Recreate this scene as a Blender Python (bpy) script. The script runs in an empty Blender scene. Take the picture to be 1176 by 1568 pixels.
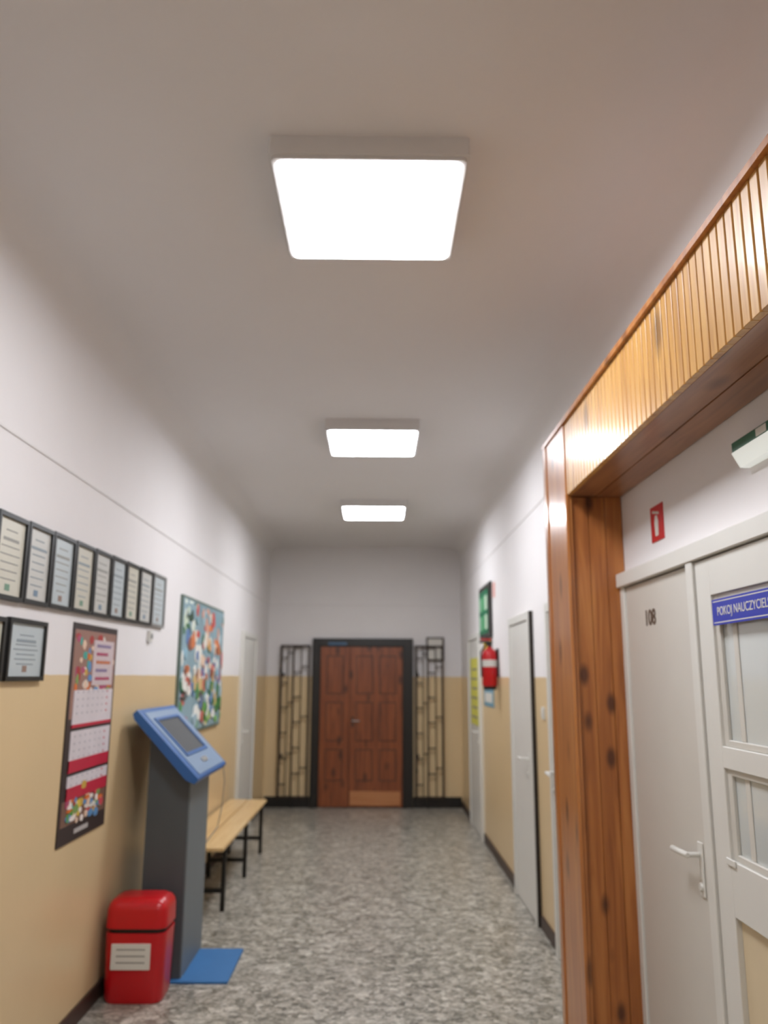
import bpy, bmesh, math, random
from mathutils import Vector, Matrix
random.seed(7)
sc = bpy.context.scene
try:
    sc.view_settings.view_transform = 'Standard'
    sc.view_settings.look = 'None'
except Exception as e:
    print(e)

def lin(h):
    h = h.lstrip('#')
    out = []
    for i in (0, 2, 4):
        c = int(h[i:i+2], 16) / 255.0
        out.append(c / 12.92 if c <= 0.04045 else ((c + 0.055) / 1.055) ** 2.4)
    return (out[0], out[1], out[2], 1.0)

MATS = {}
def mat(name, col, rough=0.5, metal=0.0, var=0.06, scale=8.0, bump=0.0, coat=0.0, emit=0.0, spec=0.5):
    if name in MATS: return MATS[name]
    m = bpy.data.materials.new(name); m.use_nodes = True
    nt = m.node_tree; b = nt.nodes['Principled BSDF']
    c = lin(col) if isinstance(col, str) else col
    tc = nt.nodes.new('ShaderNodeTexCoord')
    n = nt.nodes.new('ShaderNodeTexNoise'); n.inputs['Scale'].default_value = scale
    n.inputs['Detail'].default_value = 4
    nt.links.new(tc.outputs['Object'], n.inputs['Vector'])
    mx = nt.nodes.new('ShaderNodeMix'); mx.data_type = 'RGBA'
    mx.inputs[6].default_value = (c[0]*(1-var), c[1]*(1-var), c[2]*(1-var), 1)
    mx.inputs[7].default_value = (min(1, c[0]*(1+var)), min(1, c[1]*(1+var)), min(1, c[2]*(1+var)), 1)
    nt.links.new(n.outputs['Fac'], mx.inputs[0])
    nt.links.new(mx.outputs[2], b.inputs['Base Color'])
    b.inputs['Roughness'].default_value = rough
    b.inputs['Metallic'].default_value = metal
    b.inputs['Specular IOR Level'].default_value = spec
    if coat: 
        b.inputs['Coat Weight'].default_value = coat
        b.inputs['Coat Roughness'].default_value = 0.12
    if bump:
        bp = nt.nodes.new('ShaderNodeBump'); bp.inputs['Strength'].default_value = bump
        bp.inputs['Distance'].default_value = 0.01
        nt.links.new(n.outputs['Fac'], bp.inputs['Height']); nt.links.new(bp.outputs['Normal'], b.inputs['Normal'])
    if emit:
        nt.links.new(mx.outputs[2], b.inputs['Emission Color'])
        b.inputs['Emission Strength'].default_value = emit
    MATS[name] = m
    return m

def wall_mat(name, upper, lower, split=1.6):
    m = bpy.data.materials.new(name); m.use_nodes = True
    nt = m.node_tree; b = nt.nodes['Principled BSDF']
    g = nt.nodes.new('ShaderNodeNewGeometry'); s = nt.nodes.new('ShaderNodeSeparateXYZ')
    nt.links.new(g.outputs['Position'], s.inputs[0])
    n0 = nt.nodes.new('ShaderNodeTexNoise'); n0.inputs['Scale'].default_value = 5
    nt.links.new(g.outputs['Position'], n0.inputs['Vector'])
    ma = nt.nodes.new('ShaderNodeMath'); ma.operation = 'MULTIPLY_ADD'
    ma.inputs[1].default_value = 0.012
    nt.links.new(n0.outputs['Fac'], ma.inputs[0]); nt.links.new(s.outputs['Z'], ma.inputs[2])
    gt = nt.nodes.new('ShaderNodeMath'); gt.operation = 'GREATER_THAN'; gt.inputs[1].default_value = split+0.006
    nt.links.new(ma.outputs[0], gt.inputs[0])
    n = nt.nodes.new('ShaderNodeTexNoise'); n.inputs['Scale'].default_value = 2.2; n.inputs['Detail'].default_value = 6
    nt.links.new(g.outputs['Position'], n.inputs['Vector'])
    mx = nt.nodes.new('ShaderNodeMix'); mx.data_type = 'RGBA'
    mx.inputs[6].default_value = lin(lower); mx.inputs[7].default_value = lin(upper)
    nt.links.new(gt.outputs[0], mx.inputs[0])
    mr = nt.nodes.new('ShaderNodeMapRange'); mr.inputs[3].default_value = 0.96; mr.inputs[4].default_value = 1.03
    nt.links.new(n.outputs['Fac'], mr.inputs[0])
    vm = nt.nodes.new('ShaderNodeVectorMath'); vm.operation = 'SCALE'
    nt.links.new(mx.outputs[2], vm.inputs[0]); nt.links.new(mr.outputs[0], vm.inputs[3])
    nt.links.new(vm.outputs[0], b.inputs['Base Color'])
    r = nt.nodes.new('ShaderNodeMapRange'); r.inputs[3].default_value = 0.32; r.inputs[4].default_value = 0.9
    nt.links.new(gt.outputs[0], r.inputs[0]); nt.links.new(r.outputs[0], b.inputs['Roughness'])
    nb = nt.nodes.new('ShaderNodeTexNoise'); nb.inputs['Scale'].default_value = 14; nb.inputs['Detail'].default_value = 5
    nt.links.new(g.outputs['Position'], nb.inputs['Vector'])
    bp = nt.nodes.new('ShaderNodeBump'); bp.inputs['Strength'].default_value = 0.12; bp.inputs['Distance'].default_value = 0.01
    nt.links.new(nb.outputs['Fac'], bp.inputs['Height']); nt.links.new(bp.outputs['Normal'], b.inputs['Normal'])
    return m

def wood_mat(name, c_dark, c_mid, c_light, grain='Z', rough=0.3, coat=0.5, knots=1.0, kscale=3.0):
    m = bpy.data.materials.new(name); m.use_nodes = True
    nt = m.node_tree; b = nt.nodes['Principled BSDF']
    tc = nt.nodes.new('ShaderNodeTexCoord')
    mp = nt.nodes.new('ShaderNodeMapping')
    sc_ = {'Z': (14, 14, 0.9), 'Y': (14, 0.9, 14), 'X': (0.9, 14, 14)}[grain]
    mp.inputs['Scale'].default_value = sc_
    nt.links.new(tc.outputs['Object'], mp.inputs['Vector'])
    n = nt.nodes.new('ShaderNodeTexNoise'); n.inputs['Scale'].default_value = 1.6; n.inputs['Detail'].default_value = 6
    n.inputs['Distortion'].default_value = 1.2
    nt.links.new(mp.outputs[0], n.inputs['Vector'])
    rp = nt.nodes.new('ShaderNodeValToRGB')
    rp.color_ramp.elements[0].position = 0.25; rp.color_ramp.elements[0].color = lin(c_dark)
    rp.color_ramp.elements[1].position = 0.75; rp.color_ramp.elements[1].color = lin(c_light)
    e = rp.color_ramp.elements.new(0.5); e.color = lin(c_mid)
    nt.links.new(n.outputs['Fac'], rp.inputs[0])
    mp2 = nt.nodes.new('ShaderNodeMapping')
    k = kscale
    mp2.inputs['Scale'].default_value = {'Z': (k*2.2, k*2.2, k), 'Y': (k*2.2, k, k*2.2), 'X': (k, k*2.2, k*2.2)}[grain]
    nt.links.new(tc.outputs['Object'], mp2.inputs['Vector'])
    v = nt.nodes.new('ShaderNodeTexVoronoi'); v.inputs['Scale'].default_value = 1.0
    nt.links.new(mp2.outputs[0], v.inputs['Vector'])
    kr = nt.nodes.new('ShaderNodeValToRGB')
    kr.color_ramp.elements[0].position = 0.10; kr.color_ramp.elements[0].color = (1, 1, 1, 1)
    kr.color_ramp.elements[1].position = 0.25; kr.color_ramp.elements[1].color = (0, 0, 0, 1)
    nt.links.new(v.outputs['Distance'], kr.inputs[0])
    km = nt.nodes.new('ShaderNodeMath'); km.operation = 'MULTIPLY'; km.inputs[1].default_value = 0.85*knots
    nt.links.new(kr.outputs[0], km.inputs[0])
    mx = nt.nodes.new('ShaderNodeMix'); mx.data_type = 'RGBA'
    d = lin(c_dark); mx.inputs[7].default_value = (d[0]*0.3, d[1]*0.25, d[2]*0.25, 1)
    nt.links.new(km.outputs[0], mx.inputs[0]); nt.links.new(rp.outputs[0], mx.inputs[6])
    nt.links.new(mx.outputs[2], b.inputs['Base Color'])
    b.inputs['Roughness'].default_value = rough
    b.inputs['Coat Weight'].default_value = coat; b.inputs['Coat Roughness'].default_value = 0.15
    MATS[name] = m
    return m

def floor_mat():
    m = bpy.data.materials.new('terrazzo'); m.use_nodes = True
    nt = m.node_tree; b = nt.nodes['Principled BSDF']
    tc = nt.nodes.new('ShaderNodeTexCoord')
    n = nt.nodes.new('ShaderNodeTexNoise'); n.inputs['Scale'].default_value = 30; n.inputs['Detail'].default_value = 2
    nt.links.new(tc.outputs['Object'], n.inputs['Vector'])
    vm = nt.nodes.new('ShaderNodeVectorMath'); vm.operation = 'MULTIPLY_ADD'
    vm.inputs[1].default_value = (0.010, 0.010, 0.010)
    nt.links.new(n.outputs['Color'], vm.inputs[0]); nt.links.new(tc.outputs['Object'], vm.inputs[2])
    def layer(scale, stops):
        v = nt.nodes.new('ShaderNodeTexVoronoi'); v.inputs['Scale'].default_value = scale
        nt.links.new(vm.outputs[0], v.inputs['Vector'])
        s = nt.nodes.new('ShaderNodeSeparateColor'); nt.links.new(v.outputs['Color'], s.inputs[0])
        rp = nt.nodes.new('ShaderNodeValToRGB'); cr = rp.color_ramp
        cr.elements[0].position = 0.0; cr.elements[0].color = lin(stops[0][1])
        cr.elements[1].position = 1.0; cr.elements[1].color = lin(stops[-1][1])
        for p, c in stops[1:-1]:
            e = cr.elements.new(p); e.color = lin(c)
        nt.links.new(s.outputs[0], rp.inputs[0]); return rp
    a = layer(27, ((0, '#57554c'), (.15, '#706d63'), (.4, '#918c80'), (.7, '#aaa498'), (1, '#d4cfc4')))
    c = layer(64, ((0, '#58564c'), (.3, '#837f73'), (.7, '#a6a094'), (1, '#cfcabe')))
    big = nt.nodes.new('ShaderNodeTexNoise'); big.inputs['Scale'].default_value = 7; big.inputs['Detail'].default_value = 3
    nt.links.new(tc.outputs['Object'], big.inputs['Vector'])
    mx = nt.nodes.new('ShaderNodeMix'); mx.data_type = 'RGBA'; mx.inputs[0].default_value = 0.45
    nt.links.new(a.outputs[0], mx.inputs[6]); nt.links.new(c.outputs[0], mx.inputs[7])
    mr = nt.nodes.new('ShaderNodeMapRange'); mr.inputs[1].default_value = .3; mr.inputs[2].default_value = .7
    mr.inputs[3].default_value = 0.84; mr.inputs[4].default_value = 1.14
    nt.links.new(big.outputs['Fac'], mr.inputs[0])
    sm = nt.nodes.new('ShaderNodeVectorMath'); sm.operation = 'SCALE'
    nt.links.new(mx.outputs[2], sm.inputs[0]); nt.links.new(mr.outputs[0], sm.inputs[3])
    nt.links.new(sm.outputs[0], b.inputs['Base Color'])
    b.inputs['Roughness'].default_value = 0.3
    return m

class MB:
    def __init__(s, name, origin=(0, 0, 0), parent=None):
        s.name = name; s.o = Vector(origin); s.bm = bmesh.new(); s.mats = []; s.parent = parent
    def mi(s, m):
        if m not in s.mats: s.mats.append(m)
        return s.mats.index(m)
    def poly(s, verts, faces, m, smooth=False):
        i = s.mi(m); vs = [s.bm.verts.new(Vector(v) - s.o) for v in verts]
        out = []
        for f in faces:
            try:
                fc = s.bm.faces.new([vs[k] for k in f]); fc.material_index = i; fc.smooth = smooth; out.append(fc)
            except ValueError: pass
        bmesh.ops.recalc_face_normals(s.bm, faces=out)
        return vs
    def box(s, x0, x1, y0, y1, z0, z1, m):
        v = [(x, y, z) for z in (z0, z1) for y in (y0, y1) for x in (x0, x1)]
        s.poly(v, [(0, 2, 3, 1), (4, 5, 7, 6), (0, 1, 5, 4), (2, 6, 7, 3), (0, 4, 6, 2), (1, 3, 7, 5)], m)
    def prism(s, pts, axis, a0, a1, m, smooth=False):
        def P(u, w, a):
            return {'y': (u, a, w), 'x': (a, u, w), 'z': (u, w, a)}[axis]
        n = len(pts)
        v = [P(u, w, a0) for u, w in pts] + [P(u, w, a1) for u, w in pts]
        f = [tuple(range(n)), tuple(range(2*n-1, n-1, -1))] + [(i, (i+1) % n, n+(i+1) % n, n+i) for i in range(n)]
        s.poly(v, f, m, smooth)
    def lathe(s, prof, c, m, seg=24):
        v = []; n = len(prof)
        for r, z in prof:
            for k in range(seg):
                a = 2*math.pi*k/seg; v.append((c[0]+r*math.cos(a), c[1]+r*math.sin(a), c[2]+z))
        f = [(i*seg+k, i*seg+(k+1) % seg, (i+1)*seg+(k+1) % seg, (i+1)*seg+k) for i in range(n-1) for k in range(seg)]
        f += [tuple(range(seg)), tuple((n-1)*seg+k for k in range(seg))]
        s.poly(v, f, m, True)
    def tube(s, p0, p1, r, m, seg=10):
        p0 = Vector(p0); p1 = Vector(p1); d = (p1-p0).normalized()
        a = d.orthogonal().normalized(); b = d.cross(a)
        v = []
        for p in (p0, p1):
            for k in range(seg):
                t = 2*math.pi*k/seg; v.append(p + r*(a*math.cos(t)+b*math.sin(t)))
        f = [(k, (k+1) % seg, seg+(k+1) % seg, seg+k) for k in range(seg)] + [tuple(range(seg)), tuple(range(seg, 2*seg))]
        s.poly(v, f, m, True)
    def build(s, bevel=0.0, seg=2):
        for e in s.bm.edges:
            if len(e.link_faces) == 2 and e.calc_face_angle(0) > math.radians(35): e.smooth = False
        me = bpy.data.meshes.new(s.name); s.bm.to_mesh(me); s.bm.free()
        for m in s.mats: me.materials.append(m)
        ob = bpy.data.objects.new(s.name, me); sc.collection.objects.link(ob); 
        if s.parent:
            ob.parent = s.parent; ob.location = s.o - s.parent.location
        else: ob.location = s.o
        if bevel:
            md = ob.modifiers.new('bevel', 'BEVEL'); md.width = bevel; md.segments = seg; md.limit_method = 'ANGLE'
        return ob

def rrect(x0, x1, y0, y1, r, n=5):
    pts = []
    for cx, cy, a0 in ((x1-r, y1-r, 0), (x0+r, y1-r, 90), (x0+r, y0+r, 180), (x1-r, y0+r, 270)):
        for k in range(n+1):
            a = math.radians(a0+90*k/n); pts.append((cx+r*math.cos(a), cy+r*math.sin(a)))
    return pts

def text(name, body, size, loc, side, m, parent, ext=0.001, sx=1.0):
    cu = bpy.data.curves.new(name, 'FONT'); cu.body = body; cu.size = size; cu.extrude = ext
    cu.align_x = 'CENTER'; cu.align_y = 'CENTER'; cu.materials.append(m)
    ob = bpy.data.objects.new(name, cu); sc.collection.objects.link(ob)
    if side == 'right': R = Matrix(((0, 0, -1), (-1, 0, 0), (0, 1, 0)))
    elif side == 'left': R = Matrix(((0, 0, 1), (1, 0, 0), (0, 1, 0)))
    else: R = Matrix(((1, 0, 0), (0, 0, -1), (0, 1, 0)))
    ob.rotation_euler = R.to_euler(); ob.scale = (sx, 1, 1)
    ob.parent = parent; ob.location = Vector(loc) - parent.location
    return ob

# ---------------- dimensions
XL, XR, YF, YB, H = -1.40, 1.10, 10.5, -2.6, 3.28
M_wall = wall_mat('wall_paint', '#e4e0df', '#dec498')
M_ceil = mat('ceiling_paint', '#e2deDC', 0.9, var=0.02, scale=1.5)
M_floor = floor_mat()
M_white = mat('white_paint_gloss', '#dbd9d2', 0.35, var=0.03)
M_whited = mat('white_door_paint', '#d0ccc3', 0.35, var=0.03)
M_base = mat('baseboard_brown', '#3a2720', 0.4, var=0.1)
M_black = mat('black_metal', '#17130f', 0.4, var=0.1)
M_grille = mat('grille_brown_steel', '#3a2c22', 0.45, var=0.1)
M_blackplastic = mat('black_plastic', '#151413', 0.35)
M_metal = mat('chrome', '#c9c8c4', 0.3, metal=0.8)
M_housing = mat('lamp_housing', '#d9d6d3', 0.5, var=0.02)
M_diff = mat('lamp_diffuser', '#f5f8ff', 0.5, var=0.0, emit=34)
M_red = mat('red_plastic', '#c0101a', 0.28, var=0.05)
M_paper = mat('paper', '#d6d4cc', 0.6, var=0.04)
M_ink = mat('ink_grey', '#8d8b86', 0.6)
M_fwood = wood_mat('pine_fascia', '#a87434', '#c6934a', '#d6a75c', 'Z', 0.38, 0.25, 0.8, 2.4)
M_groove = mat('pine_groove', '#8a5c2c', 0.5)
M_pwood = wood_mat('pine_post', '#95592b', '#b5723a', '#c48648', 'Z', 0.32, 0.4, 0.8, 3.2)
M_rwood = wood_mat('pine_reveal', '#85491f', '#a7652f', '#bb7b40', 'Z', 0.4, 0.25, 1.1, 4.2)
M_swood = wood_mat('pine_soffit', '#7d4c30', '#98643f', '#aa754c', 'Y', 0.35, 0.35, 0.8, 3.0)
M_dwood = wood_mat('door_pine_dark', '#653014', '#83431f', '#95522a', 'Z', 0.4, 0.2, 0.9, 3.0)
M_bench = wood_mat('bench_wood', '#c9a36c', '#d8b680', '#e4c896', 'Y', 0.4, 0.2, 0.2, 2.0)
M_lightwood = wood_mat('kick_wood', '#a8693a', '#b8794a', '#c48a58', 'X', 0.4, 0.2, 0.0)
M_dark = mat('dark_gap', '#2a221c', 0.7)

# ---------------- shell
o = MB('floor'); o.box(XL-0.1, XR+0.1, YB-0.1, YF+0.1, -0.1, 0, M_floor); o.build()
o = MB('ceiling')
r = 0.16; pts = []
for k in range(17):
    a = math.radians(180-90*k/16); pts.append((XL+r+r*math.cos(a), H-r+r*math.sin(a)))
for k in range(17):
    a = math.radians(90-90*k/16); pts.append((XR-r+r*math.cos(a), H-r+r*math.sin(a)))
pts += [(XR+0.1, H-r), (XR+0.1, H+0.12), (XL-0.1, H+0.12), (XL-0.1, H-r)]
o.prism(pts, 'y', YB-0.1, YF+0.1, M_ceil, True); ce = o.build()
o = MB('wall_left'); o.box(XL-0.1, XL, YB-0.1, YF+0.1, 0, H-r, M_wall); o.build()
o = MB('wall_right'); o.box(XR, XR+0.1, YB-0.1, YF+0.1, 0, H-r, M_wall); o.build()
o = MB('wall_back'); o.box(XL, XR, YF, YF+0.1, 0, H, M_wall); o.build()
o = MB('wall_front'); o.box(XL, XR, YB-0.1, YB, 0, H, M_wall); o.build()
M_rail = mat('rail_paint', '#dcd8d6', 0.7, var=0.02)
o = MB('trim_1'); o.box(XL, XL+0.005, YB, YF, 2.503, 2.515, M_rail); o.build(0.002)
o = MB('trim_2'); o.box(XR-0.005, XR, 3.95, YF, 2.753, 2.765, M_rail); o.build(0.002)
o = MB('trim_3'); o.box(XL+.012, XR-.012, YF-0.005, YF, 2.503, 2.515, M_rail); o.build(0.002)
# baseboards
o = MB('baseboard_left'); o.box(XL, XL+0.015, YB, 8.35, 0, 0.08, M_base); o.box(XL, XL+.015, 9.4, YF, 0, .08, M_base); o.build(0.003)
o = MB('baseboard_right')
for a, b_ in ((5.14, 5.62), (6.58, 8.42), (9.48, YF)):
    o.box(XR-0.015, XR, a, b_, 0, 0.08, M_base)
o.build(0.003)
o = MB('baseboard_back'); o.box(XL+.016, -0.82, YF-0.02, YF, 0, 0.13, M_black); o.box(0.48, XR-.016, YF-0.02, YF, 0, 0.13, M_black); o.build(0.003)

# ---------------- ceiling lamps
def lamp(cy):
    cx = -0.033
    o = MB('ceiling_light_panel', (cx, cy, H))
    o.prism(rrect(cx-.322, cx+.322, cy-.322, cy+.322, .012), 'z', H-0.062, H, M_housing)
    o.prism(rrect(cx-.312, cx+.312, cy-.312, cy+.312, .02), 'z', H-0.075, H-0.061, M_housing)
    o.prism(rrect(cx-.297, cx+.297, cy-.297, cy+.297, .025), 'z', H-0.079, H-0.0745, M_diff)
    o.build()
for cy in (-0.9, 2.57, 5.42, 7.88): lamp(cy)  # first panel is unseen, added behind the camera for ambient light

# ---------------- wooden portal (projects from right wall)
PX = 0.85; PY0, PY1, PYO = -0.35, 3.51, 3.90; ZB, ZT = 2.40, 2.75
XP = XR-.001
o = MB('wooden_portal', (PX, 2, 0))
p = 0.045; y = PY1-0.02; kk = 0
while y - p > PY0:
    o.prism([(PX+.006, y-p+.0005), (PX, y-p+.005), (PX, y-.005), (PX+.006, y-.0005), (PX+.022, y-.0005), (PX+.022, y-p+.0005)], 'z', ZB, ZT-0.02, M_fwood)
    y -= p; kk += 1
o.box(PX+0.010, PX+0.03, PY0, PY1, ZB+.001, ZT-0.021, M_groove)
o.box(PX-0.015, PX+0.03, PY0, PYO+0.01, ZT-0.022, ZT, M_pwood)
o.box(PX+.03, XP, PY0, PYO, ZT-0.02, ZT-0.002, M_pwood)
for i in range(2):
    w = (XP-PX-0.02)/2; x0 = PX+0.02+i*w
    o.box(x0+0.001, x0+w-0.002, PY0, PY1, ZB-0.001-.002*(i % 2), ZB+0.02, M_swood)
o.box(PX-.006, PX+0.02, PY1-0.02, PYO, 0, ZT-0.022, M_pwood)
o.box(PX-0.010, PX+0.004, PY1-0.03, PY1+0.03, 0, ZB+.0, M_pwood)
o.box(PX-0.012, PX+0.004, PYO-0.05, PYO+.006, 0, ZT-0.022, M_pwood)
n = 3; w = (XP-PX-0.02)/n
for i in range(n):
    x0 = PX+0.02+i*w
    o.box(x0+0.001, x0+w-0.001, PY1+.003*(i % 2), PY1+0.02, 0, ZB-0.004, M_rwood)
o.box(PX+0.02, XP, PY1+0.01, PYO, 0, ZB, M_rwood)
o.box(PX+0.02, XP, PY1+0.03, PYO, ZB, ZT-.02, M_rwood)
o.box(PX-.006, XP, PY0-0.38, PY0, 0, ZT-0.022, M_pwood)
o.box(PX-0.015, XP, PY0-.38, PY0, ZT-0.022, ZT, M_pwood)
o.build(0.001, 1)

# ---------------- door helpers
def handle(o, side, x, y, z, d):
    o.box(min(x, x+side*.006), max(x, x+side*.006), y-0.02, y+0.02, z-0.13, z+0.04, M_white)
    o.tube((x, y, z), (x+side*.055, y, z), 0.009, M_white)
    o.tube((x+side*.05, y-d*.01, z), (x+side*.055, y+d*.12, z-.002), 0.010, M_white)
    o.tube((x, y, z-.1), (x+side*.014, y, z-.1), 0.014, M_white)

def side_door(name, side, y0, y1, top, hy, hd, dark_edge=False):
    X = XR if side < 0 else XL
    o = MB(name, (X, (y0+y1)/2, 0))
    def bx(a, b_, *r_):
        xs = sorted((X+side*a, X+side*b_)); o.box(xs[0], xs[1], *r_)
    bx(0, .035, y0, y0+.06, 0, top, M_white); bx(0, .035, y1-.06, y1, 0, top, M_white)
    bx(0, .035, y0+.06, y1-.06, top-.06, top, M_white)
    bx(0, .025, y0+.066, y1-.066, .008, top-.066, M_white)
    bx(0, .012, y0+.06, y1-.06, 0, top-.06, M_dark)
    if dark_edge: bx(0.0, .028, y0-.012, y0-.001, 0, top, M_dark)
    handle(o, side, X+side*.025, hy, 1.04, hd)
    return o.build(0.003, 1)
side_door('door_2', -1, 4.15, 5.10, 2.06, 5.0, -1)
d2 = side_door('door_3', -1, 5.66, 6.52, 2.06, 5.82, 1, True)
d3 = side_door('door_4', -1, 8.45, 9.45, 2.06, 8.60, 1)
side_door('door_5', 1, 8.38, 9.36, 2.06, 8.55, 1)
M_yel = mat('yellow_poster', '#d9d45c', 0.5)
o = MB('yellow_poster', (XR-.03, 8.95, 1.5), None)
o.box(XR-.031, XR-.0255, 8.56, 9.22, 1.10, 1.80, M_yel)
for k in range(6): o.box(XR-.033, XR-.031, 8.62, 9.14-.07*(k % 2), 1.17+k*.1, 1.19+k*.1, M_ink)
o.build()

# door 108
o = MB('door_1', (XR, 3.1, 0))
o.box(XR-.03, XR, 3.455, 3.505, 0, 1.985, M_white)
o.box(XR-.022, XR, 2.735, 3.45, .01, 1.98, M_whited)
o.box(XR-.04, XR, 2.67, 2.725, 0, 1.985, M_white)
o.box(XR-.008, XR, 2.70, 3.48, 0, 1.985, M_dark)
o.box(XR-.045, XR, 1.2, 3.505, 1.985, 2.045, M_white)
handle(o, -1, XR-.022, 2.80, 1.03, 1)
d1 = o.build(0.003, 1)
M_brown = mat('number_brown', '#5a4636', 0.5)
tn = text('room_number', '108', 0.085, (XR-.023, 3.155, 1.83), 'right', M_brown, d1)
tn.data.offset = .0015
# glazed door
M_glass = mat('window_glass_pale', '#c9cdca', 0.08, var=0.12, scale=2.0, spec=0.8)
o = MB('door_6', (XR, 2.1, 0))
ya, yb = 1.55, 2.665
o.box(XR-.03, XR, yb-.11, yb, 0, 1.98, M_white); o.box(XR-.03, XR, ya, ya+.11, 0, 1.98, M_white)
for z0, z1 in ((0, .12), (.905, 1.065), (1.33, 1.395), (1.86, 1.98)):
    o.box(XR-.03, XR, ya+.11, yb-.11, z0, z1, M_white)
o.box(XR-.012, XR, ya+.11, yb-.11, .12, .905, mat('door_panel_beige', '#d8c6a4', 0.4))
for z0, z1 in ((1.065, 1.33), (1.395, 1.86)):
    o.box(XR-.008, XR-.001, ya+.11, yb-.11, z0, z1, M_glass)
    for yy in (yb-.11, ya+.14):
        o.box(XR-.02, XR-.008, yy-.03, yy, z0, z1, M_whited)
    o.box(XR-.02, XR-.008, ya+.14, yb-.14, z0, z0+.02, M_whited)
    o.box(XR-.02, XR-.008, ya+.14, yb-.14, z1-.02, z1, M_whited)
    o.box(XR-.012, XR-.008, yb-.24, yb-.21, z0+.02, z1-.02, M_whited)
o.box(XR-.036, XR-.03, yb-.15, yb-.09, 1.05, 1.07, M_white)
d6 = o.build(0.003, 1)
M_blue = mat('sign_blue', '#2333a8', 0.35)
o = MB('blue_door_sign', (XR-.035, 2.35, 1.8)); o.box(XR-.038, XR-.032, 2.08, 2.53, 1.762, 1.842, M_blue)
o.box(XR-.0385, XR-.038, 2.09, 2.52, 1.768, 1.771, M_paper); o.box(XR-.0385, XR-.038, 2.09, 2.52, 1.833, 1.836, M_paper)
sg = o.build()
text('sign_text', 'POKOJ NAUCZYCIELSKI', 0.038, (XR-.0385, 2.305, 1.802), 'right', M_paper, sg, .0005, .92)
# fire sign
o = MB('fire_extinguisher_sign', (XR, 3.07, 2.2))
M_signred = mat('sign_red', '#c0161d', 0.4)
o.box(XR-.004, XR, 3.0, 3.135, 2.125, 2.265, M_signred)
o.prism([(3.055, 2.145), (3.085, 2.145), (3.09, 2.2), (3.08, 2.225), (3.06, 2.225), (3.05, 2.2)], 'x', XR-.0055, XR-.004, M_paper)
o.prism([(3.04, 2.225), (3.11, 2.240), (3.11, 2.25), (3.04, 2.235)], 'x', XR-.0055, XR-.004, M_paper)
o.build()
# exit luminaire
M_green = mat('sign_green', '#0d5a3c', 0.35)
M_glow = mat('emergency_diffuser', '#eef3ee', 0.4, var=0.0, emit=0.35)
o = MB('emergency_exit_light', (XR, 1.95, 2.25))
o.box(XR-.05, XR, 1.62, 2.275, 2.252, 2.282, M_green)
o.prism([(XR-.053, 2.252), (XR, 2.252), (XR, 2.208), (XR-.03, 2.208)], 'y', 1.62, 2.275, M_glow)
o.box(XR-.052, XR-.05, 1.9, 2.02, 2.256, 2.278, M_paper)
o.box(XR-.052, XR-.05, 2.06, 2.12, 2.256, 2.278, M_paper)
o.build(0.003, 1)
# light switch
o = MB('light_switch', (XR, 5.38, 1.37)); o.box(XR-.01, XR, 5.33, 5.41, 1.33, 1.41, M_white); o.box(XR-.016, XR-.01, 5.345, 5.395, 1.345, 1.395, M_white); o.build(.002, 1)

# fire extinguisher
o = MB('fire_extinguisher', (1.0, 7.3, 1.5))
c = (1.02, 7.3, 1.49)
o.lathe([(.055, 0), (.06, .0), (.06, .04)], c, M_blackplastic)
o.lathe([(.062, .03), (.068, .04), (.068, .30), (.060, .335), (.035, .36), (.018, .37), (.018, .385)], c, M_red)
o.lathe([(.020, .38), (.020, .42)], c, M_blackplastic)
o.lathe([(.0692, .20), (.0692, .26)], c, M_paper)
o.box(.93, 1.05, 7.29, 7.31, 1.90, 1.915, M_blackplastic); o.box(.945, 1.04, 7.29, 7.31, 1.925, 1.94, M_red)
o.tube((1.0, 7.3, 1.90), (.94, 7.27, 1.82), .008, M_blackplastic); o.tube((.94, 7.27, 1.82), (.945, 7.27, 1.6), .008, M_blackplastic)
o.box(1.08, XR, 7.27, 7.33, 1.6, 1.85, M_blackplastic)
o.build()

# right noticeboard + posters
o = MB('green_notice_board', (XR, 8.0, 2.2))
o.box(XR-.02, XR, 7.6, 8.42, 1.97, 2.5, M_blackplastic)
M_bg = mat('board_green', '#1f6e4c', 0.6)
o.box(XR-.024, XR-.02, 7.76, 8.40, 2.02, 2.45, M_bg)
for k in range(6):
    yy = 7.80+.20*(k % 3); zz = 2.06+.19*(k//3)
    o.box(XR-.026, XR-.024, yy, yy+.16, zz, zz+.14, mat('n%d' % (k % 3), ['#bcd0b8', '#3f9a62', '#86b894'][k % 3], .6))
o.build(.002, 1)
o = MB('wall_poster', (XR, 8.0, 1.8))
o.box(XR-.004, XR, 7.65, 8.3, 1.62, 1.955, mat('poster_dark', '#5a4438', .5))
o.box(XR-.006, XR-.004, 7.7, 8.25, 1.86, 1.94, mat('poster_yellow', '#d8b340', .5))
o.box(XR-.006, XR-.004, 7.7, 8.25, 1.7, 1.8, mat('poster_teal', '#4c8d9a', .5))
o.build()
o = MB('wall_poster', (XR, 8.0, 1.4))
o.box(XR-.004, XR, 7.62, 8.3, 1.32, 1.50, mat('poster_blue', '#6f9db0', .5))
o.box(XR-.006, XR-.004, 7.7, 8.2, 1.36, 1.45, M_paper)
o.build()
o = MB('pink_note', (XR, 7.45, 2.4)); o.box(XR-.003, XR, 7.40, 7.55, 2.33, 2.47, mat('pinknote', '#dba79c', .6)); o.build()

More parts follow.
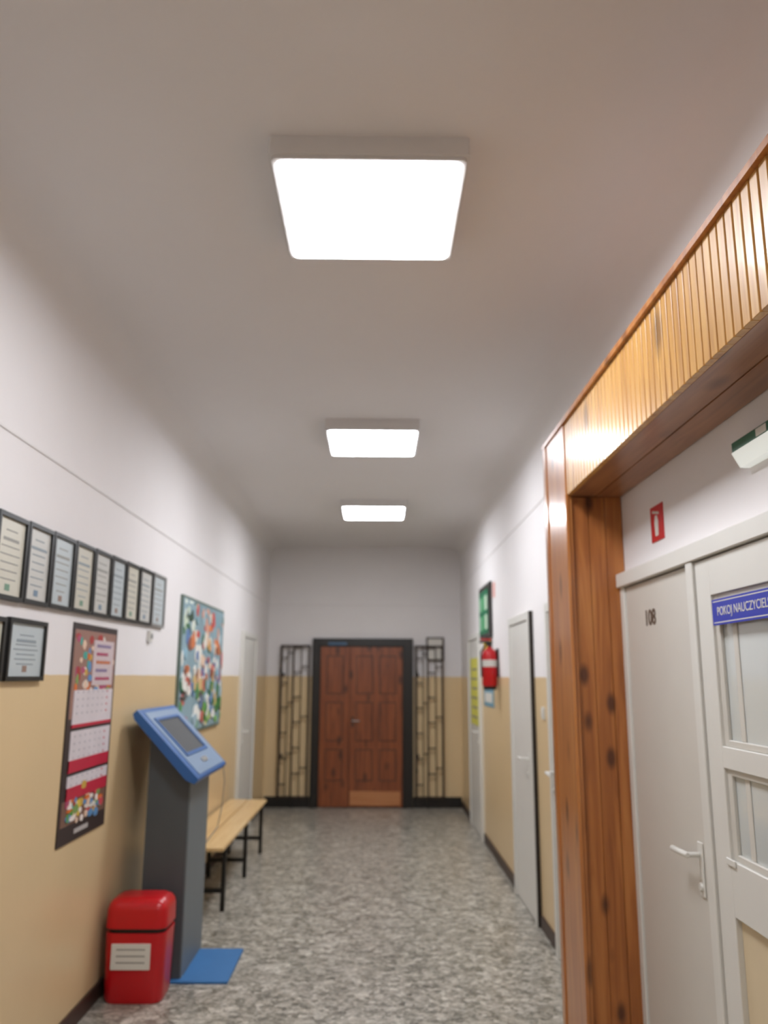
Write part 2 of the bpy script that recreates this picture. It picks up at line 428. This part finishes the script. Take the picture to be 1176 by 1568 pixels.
# ---------------- left wall : certificates
def cert(y0, y1, z0, z1, fcol, k):
    o = MB('framed_certificate', (XL, (y0+y1)/2, (z0+z1)/2)); f = .018
    o.box(XL, XL+.02, y0, y1, z0, z0+f, fcol); o.box(XL, XL+.02, y0, y1, z1-f, z1, fcol)
    o.box(XL, XL+.02, y0, y0+f, z0+f, z1-f, fcol); o.box(XL, XL+.02, y1-f, y1, z0+f, z1-f, fcol)
    pm = mat('cert_paper_%d' % (k % 3), ['#c6c5bf', '#bbc4c6', '#cbc7b8'][k % 3], .35, var=.05)
    o.box(XL, XL+.010, y0+f, y1-f, z0+f, z1-f, pm)
    w = y1-y0; h = z1-z0; im = mat('cert_ink_%d' % (k % 2), ['#979690', '#8e989e'][k % 2], .6)
    for j in range(7):
        zz = z1-.06-j*(h-.11)/7; wd = w*(.5 if j in (0, 6) else .66)*random.uniform(.7, 1)
        hh = .012 if j == 1 else .005
        o.box(XL+.010, XL+.011, (y0+y1)/2-wd/2, (y0+y1)/2+wd/2, zz-hh, zz, im)
    o.box(XL+.010, XL+.011, (y0+y1)/2-.02, (y0+y1)/2+.02, z0+.035, z0+.06, mat('cert_seal_%d' % (k % 3), ['#70869a', '#8f7568', '#6d9079'][k % 3], .5))
    o.build(.002, 1)
ed = [2.36, 2.62, 2.885, 3.15, 3.40, 3.66, 3.92, 4.18, 4.43, 4.69, 4.97, 5.27]
for k in range(len(ed)-1):
    rise = .02*(k/10)
    fc = M_blackplastic if k < 10 else mat('silver_frame', '#8b8986', .4)
    cert(ed[k]+.004, ed[k+1]-.004, 1.868+rise*1.5, 2.19+rise*2, fc, k)
cert(2.70, 3.03, 1.575, 1.81, M_blackplastic, 2); cert(3.06, 3.41, 1.575, 1.815, M_blackplastic, 1)
cert(2.33, 2.66, 1.575, 1.81, M_blackplastic, 0)

# calendar
o = MB('wall_calendar', (XL, 4.05, 1.35))
cy0, cy1 = 3.74, 4.37
o.box(XL, XL+.006, cy0, cy1, .85, 1.84, mat('calendar_black', '#35292a', .4))
cols = ['#c9a44a', '#b04a70', '#d9d4cb', '#7da05a', '#d8702c', '#a83030', '#e6c8b0', '#5b8fc0', '#45a89a', '#f0e6e0']
def cb(y0, y1, z0, z1, c, lv=1):
    o.box(XL+.006, XL+.006+.001*lv, y0, y1, z0, z1, mat('cal_'+c[1:], c, .4, var=.1))
def blob(yc, zc, ry, rz, c, lv, nn=9):
    ph = random.uniform(0, 6)
    o.prism([(yc+ry*random.uniform(.75, 1)*math.cos(ph+6.2832*i/nn), zc+rz*random.uniform(.75, 1)*math.sin(ph+6.2832*i/nn)) for i in range(nn)], 'x', XL+.0055, XL+.006+.001*lv, mat('cal_'+c[1:], c, .4, var=.1))
random.seed(3)
cb(cy0+.02, cy1-.02, 1.40, 1.81, '#9a7468')
for k in range(85):
    blob(random.uniform(cy0+.06, cy1-.06), random.uniform(1.42, 1.785), random.uniform(.015, .045), random.uniform(.012, .03), random.choice(cols), 1.5+k*.01)
cb(cy0+.28, cy1-.05, 1.55, 1.77, '#d0c0c2', 3)
for k in range(5):
    cb(cy0+.32, cy1-.10-.04*(k % 2), 1.575+.04*k, 1.59+.04*k, ['#b0506e', '#8d7ea0', '#c87a5a'][k % 3], 4)
for (z0, z1, hdr) in ((1.37, 1.53, False), (1.17, 1.345, True), (1.05, 1.145, True)):
    cb(cy0+.06, cy1-.03, z0, z1, '#dad2d6', 4)
    cb(cy0+.06, cy1-.03, z0-.01, z0+.045 if hdr else z0+.005, '#c02440', 5)
    for r_ in range(4):
        for c_ in range(7):
            yy = cy0+.10+c_*.068; zz = z0+.05+r_*.032
            if zz+.012 < z1: cb(yy, yy+.016, zz, zz+.008, '#bab5bb' if c_ < 6 else '#c02440', 5)
cb(cy0+.02, cy1-.02, .93, 1.04, '#7a5a4c')
for k in range(60):
    blob(random.uniform(cy0+.06, cy1-.06), random.uniform(.935, 1.10 if k % 3 == 0 else 1.04), random.uniform(.015, .045), random.uniform(.01, .025), random.choice(cols+['#5a9a48', '#e0c34a', '#d04a5a']), 4.5+k*.01)
cb(cy0+.2, cy1-.25, .88, .9, '#b9b3b0', 2)
o.build()

# poster board
o = MB('photo_collage_board', (XL, 6.5, 1.7))
by0, by1, bz0, bz1 = 5.74, 7.30, 1.18, 2.17
o.box(XL, XL+.02, by0, by1, bz0, bz1, mat('board_frame', '#5f7066', .5))
o.box(XL+.02, XL+.022, by0+.02, by1-.02, bz0+.02, bz1-.02, mat('board_bg', '#8ba6b0', .6, var=.3, scale=3))
random.seed(11)
zones = [
 (.0, .30, .70, 1., ['#3e6f4a', '#c9d6c0', '#7fa07a', '#dfe6da', '#2d4a38'], 22, .09),
 (.25, 1., .62, .98, ['#7fa8b4', '#b0ccd4', '#d8a08a', '#e07a3a', '#4a7a60', '#e8e0d0', '#c85048'], 42, .10),
 (.0, 1., .35, .72, ['#e8e4da', '#d88050', '#d9a860', '#6080b0', '#e6c9b0', '#c85a58', '#8eb4c4', '#f0eee6', '#905a48'], 62, .10),
 (.0, 1., .04, .40, ['#e6e4de', '#a0bac6', '#5f9a60', '#d8b880', '#c86a60', '#f0eee6', '#6f8fbc', '#3f7a58', '#5a504a'], 62, .10),
 (.55, .98, .03, .22, ['#3f8a45', '#7fb35a', '#e0cf9a', '#2f6a38'], 16, .08)]
kk = 0
for u0, u1, v0, v1, pal, cnt, szz in zones:
    for q in range(cnt):
        kk += 1
        u_ = random.uniform(u0, u1); v_ = random.uniform(v0, v1)
        yc = by0+.03+u_*(by1-by0-.06); zc = bz0+.03+v_*(bz1-bz0-.06)
        ry = random.uniform(.35, 1)*szz; rz = random.uniform(.3, .75)*szz
        ry = min(ry, yc-by0-.02, by1-.02-yc); rz = min(rz, zc-bz0-.02, bz1-.02-zc)
        if ry < .01 or rz < .01: continue
        c = random.choice(pal); m = mat('col_'+c[1:], c, .5, var=.2, scale=18)
        nn_ = random.choice([6, 8, 14, 11, 4]); ph = random.uniform(0, 6.28)
        pts = [(yc+ry*random.uniform(.7, 1)*math.cos(ph+2*math.pi*i/nn_), zc+rz*random.uniform(.7, 1)*math.sin(ph+2*math.pi*i/nn_)) for i in range(nn_)]
        o.prism(pts, 'x', XL+.0215, XL+.0225+.00006*kk, m)
o.build()
o = MB('thermostat', (XL, 4.98, 1.84)); o.box(XL, XL+.02, 4.95, 5.02, 1.80, 1.87, M_white); o.box(XL+.02, XL+.024, 4.965, 5.005, 1.82, 1.85, M_ink); o.build(.003, 1)

# ---------------- kiosk
M_kg = mat('kiosk_grey', '#4d5356', .45, var=.05); M_kg2 = mat('kiosk_grey_front', '#6c7478', .45, var=.05)
M_kb = mat('kiosk_blue', '#2f62a0', .35, var=.05); M_kscr = mat('kiosk_screen', '#50565a', .2)
M_kpl = mat('kiosk_plate', '#7d93ad', .4); M_mat = mat('kiosk_base_blue', '#3570a8', .6, var=.08)
o = MB('information_kiosk', (-1.15, 4.95, 0))
o.prism([(-1.27, 0.012), (-1.04, 0.012), (-1.04, 1.05), (-1.27, 1.31)], 'y', 4.70, 5.22, M_kg)
o.box(-1.042, -1.032, 4.705, 5.215, .012, 1.03, M_kg2)
P0 = Vector((-1.33, 1.41)); P1 = Vector((-.965, 1.04)); u = (P1-P0).normalized(); nn = Vector((-u.y, u.x)); L = (P1-P0).length
def pt(s_, t_): q = P0+u*s_+nn*t_; return (q.x, q.y)
o.prism([pt(0, 0), pt(.0, -.03), pt(.03, -.045), pt(L-.05, -.055), pt(L, -.035), pt(L, -.01), pt(L-.01, 0)], 'y', 4.60, 5.44, M_kb)
o.prism([pt(.03, 0), pt(L-.025, 0), pt(L-.025, .004), pt(.03, .004)], 'y', 4.68, 5.41, M_kpl)
for a, b_, c_, d_ in ((.08, .10, 4.74, 5.28), (L-.17, L-.15, 4.74, 5.28), (.10, L-.17, 4.74, 4.76), (.10, L-.17, 5.26, 5.28)):
    o.prism([pt(a, 0), pt(b_, 0), pt(b_, .012), pt(a, .012)], 'y', c_, d_, M_kb)
o.prism([pt(.10, .004), pt(L-.17, .004), pt(L-.17, .006), pt(.10, .006)], 'y', 4.76, 5.26, M_kscr)
o.prism([pt(L-.11, .004), pt(L-.08, .004), pt(L-.08, .012), pt(L-.11, .012)], 'y', 4.95, 5.07, M_metal)
cpts = [(-.985, 5.42, 1.03), (-.975, 5.44, .93), (-.985, 5.44, .78), (-1.0, 5.40, .66), (-1.03, 5.2, .60)]
for a, b_ in zip(cpts, cpts[1:]): o.tube(a, b_, .003, M_kg2, 6)
o.box(-1.29, -.775, 4.66, 5.19, 0, .012, M_mat)
o.build(.005, 2)

# ---------------- red bin
o = MB('red_waste_bin', (-1.2, 4.52, 0))
bx0, bx1, b0, b1 = -1.36, -1.05, 4.38, 4.62
def ring(ins, z): return [(x, y, z) for x, y in rrect(bx0+ins, bx1-ins, b0+ins, b1-ins, .05)]
def loft(levels, m):
    v = []; N = 24
    for ins, z in levels: v += ring(ins, z)
    f = [(i*N+k, i*N+(k+1) % N, (i+1)*N+(k+1) % N, (i+1)*N+k) for i in range(len(levels)-1) for k in range(N)]
    f += [tuple(range(N)), tuple((len(levels)-1)*N+k for k in range(N))]
    o.poly(v, f, m, True)
loft([(.015, 0), (.008, .02), (.0, .325)], M_red)
loft([(.012, .325), (.012, .347)], M_blackplastic)
loft([(-.002, .347), (.0, .43), (.005, .452), (.016, .470), (.035, .482), (.06, .487)], M_red)
o.box(bx0+.045, bx1-.07, b0-.004, b0+.01, .16, .28, M_paper)
for k in range(3): o.box(bx0+.07, bx1-.095, b0-.005, b0-.003, .19+k*.03, .197+k*.03, M_ink)
o.build(.003, 1)

# ---------------- bench
o = MB('wooden_bench', (-1.2, 6.9, 0))
for a, b_ in ((-1.375, -1.205), (-1.195, -1.025)): o.box(a, b_, 5.78, 7.98, .43, .455, M_bench)
for yy in (6.0, 6.95, 7.85):
    o.box(-1.36, -1.33, yy-.015, yy+.015, 0, .43, M_black); o.box(-1.07, -1.04, yy-.015, yy+.015, 0, .43, M_black)
    o.box(-1.33, -1.07, yy-.012, yy+.012, .405, .43, M_black); o.box(-1.33, -1.07, yy-.015, yy+.015, .12, .15, M_black)
o.box(-1.35, -1.335, 6.0, 7.85, .40, .428, M_black); o.box(-1.065, -1.05, 6.0, 7.85, .40, .428, M_black)
o.build(.003, 1)

# ---------------- far door
o = MB('door_7', (-.17, YF, 0))
X0, X1 = -.815, .475; Y = YF
o.box(X0, X0+.10, Y-.06, Y, 0, 2.08, M_black); o.box(X1-.13, X1, Y-.06, Y, 0, 2.08, M_black); o.box(X0+.1, X1-.13, Y-.06, Y, 1.98, 2.08, M_black)
dx0, dx1 = X0+.10, X1-.13; ms = dx0+.38
o.box(dx0, dx1, Y-.01, Y, 0, 1.98, M_dark)
for a, b_ in ((dx0+.004, ms-.003), (ms+.003, dx1-.004)):
    o.box(a, b_, Y-.035, Y-.01, .01, 1.975, M_dwood)
    w = b_-a
    ncol = 1 if w < .5 else 2
    cw = (w-.08*(ncol+1))/ncol
    for (z0, z1) in ((.32, .70), (.80, 1.28), (1.38, 1.86)):
        for c_ in range(ncol):
            xa = a+.08+c_*(cw+.08)
            o.box(xa, xa+cw, Y-.038, Y-.035, z0, z1, M_base)
            o.box(xa+.010, xa+cw-.010, Y-.044, Y-.038, z0+.010, z1-.010, M_dwood)
o.box(ms+.02, dx1-.03, Y-.043, Y-.035, .03, .20, M_lightwood)
o.box(ms+.03, ms+.055, Y-.043, Y-.035, .97, 1.10, M_grille); o.tube((ms+.045, Y-.04, 1.05), (ms+.045, Y-.085, 1.05), .008, M_metal); o.tube((ms+.04, Y-.085, 1.05), (ms+.13, Y-.085, 1.05), .007, M_metal)
o.box(dx0+.1, dx0+.34, Y-.075, Y-.06, 1.99, 2.03, mat('closer_blue', '#3b5a78', .4))
o.build(.003, 1)

# grilles
def grille(x0, x1, z1):
    o = MB('folding_metal_grille', ((x0+x1)/2, YF-.05, 0)); ya, yb = YF-.08, YF-.055; z0 = .12
    t = .022
    def v(x, a=z0, b_=z1, tt=t): o.box(x-tt/2, x+tt/2, ya, yb, a, b_, M_grille)
    def h(a, b_, z, tt=.014): o.box(a, b_, ya, yb, z-tt/2, z+tt/2, M_grille)
    v(x0+t/2, tt=.03); v(x1-t/2, tt=.024); v((x0+x1)/2-.02, tt=.018); v((x0+x1)/2+.08, tt=.010); v(x0+.10, tt=.010)
    h(x0, x1, z1-.01, .026); h(x0, x1, z0+.01, .026)
    m_ = (x0+x1)/2-.02
    for k in range(6):
        zz = z0+.16+k*.31
        h(x0+.02, x0+.1, zz); h(m_, m_+.10, zz+.13)
        if k % 2: h(x0+.1, m_, zz+.06)
        else: h(m_+.10, x1-.02, zz+.2)
    for zz in (.45, 1.65):
        o.box(x0-.004+.0, x0+.03, ya-.01, ya, zz-.03, zz+.03, M_black)
    o.box(x0+.03, x0+.05, yb, YF, .6, .64, M_black); o.box(x0+.03, x0+.05, yb, YF, 1.6, 1.64, M_black)
    o.box(m_-.01, m_+.01, ya, yb, 0, z0, M_black)
    o.build(.002, 1)
grille(-1.22, -.84, 1.99); grille(.50, .86, 1.99)
o = MB('electrical_box', (.75, YF, 1.95))
o.box(.65, .875, YF-.045, YF, 1.80, 2.10, M_grille); o.box(.672, .853, YF-.049, YF-.045, 1.822, 2.078, M_whited)
o.build(.003, 1)

# ---------------- world + camera
w = bpy.data.worlds.new('world'); sc.world = w; w.use_nodes = True
w.node_tree.nodes['Background'].inputs[0].default_value = (.5, .5, .5, 1); w.node_tree.nodes['Background'].inputs[1].default_value = 0.2
cam = bpy.data.cameras.new('camera'); co = bpy.data.objects.new('camera', cam); sc.collection.objects.link(co)
cam.sensor_fit = 'HORIZONTAL'; cam.sensor_width = 36; cam.lens = 37.5; cam.clip_start = .05
R = Matrix.Rotation(math.radians(-.51), 4, 'Z') @ Matrix.Rotation(math.radians(90+11.62), 4, 'X') @ Matrix.Rotation(math.radians(.3), 4, 'Z')
co.matrix_world = Matrix.Translation((0, 0, 1.6)) @ R
cam.dof.use_dof = True; cam.dof.focus_distance = 1.6; cam.dof.aperture_fstop = 3.8
sc.camera = co
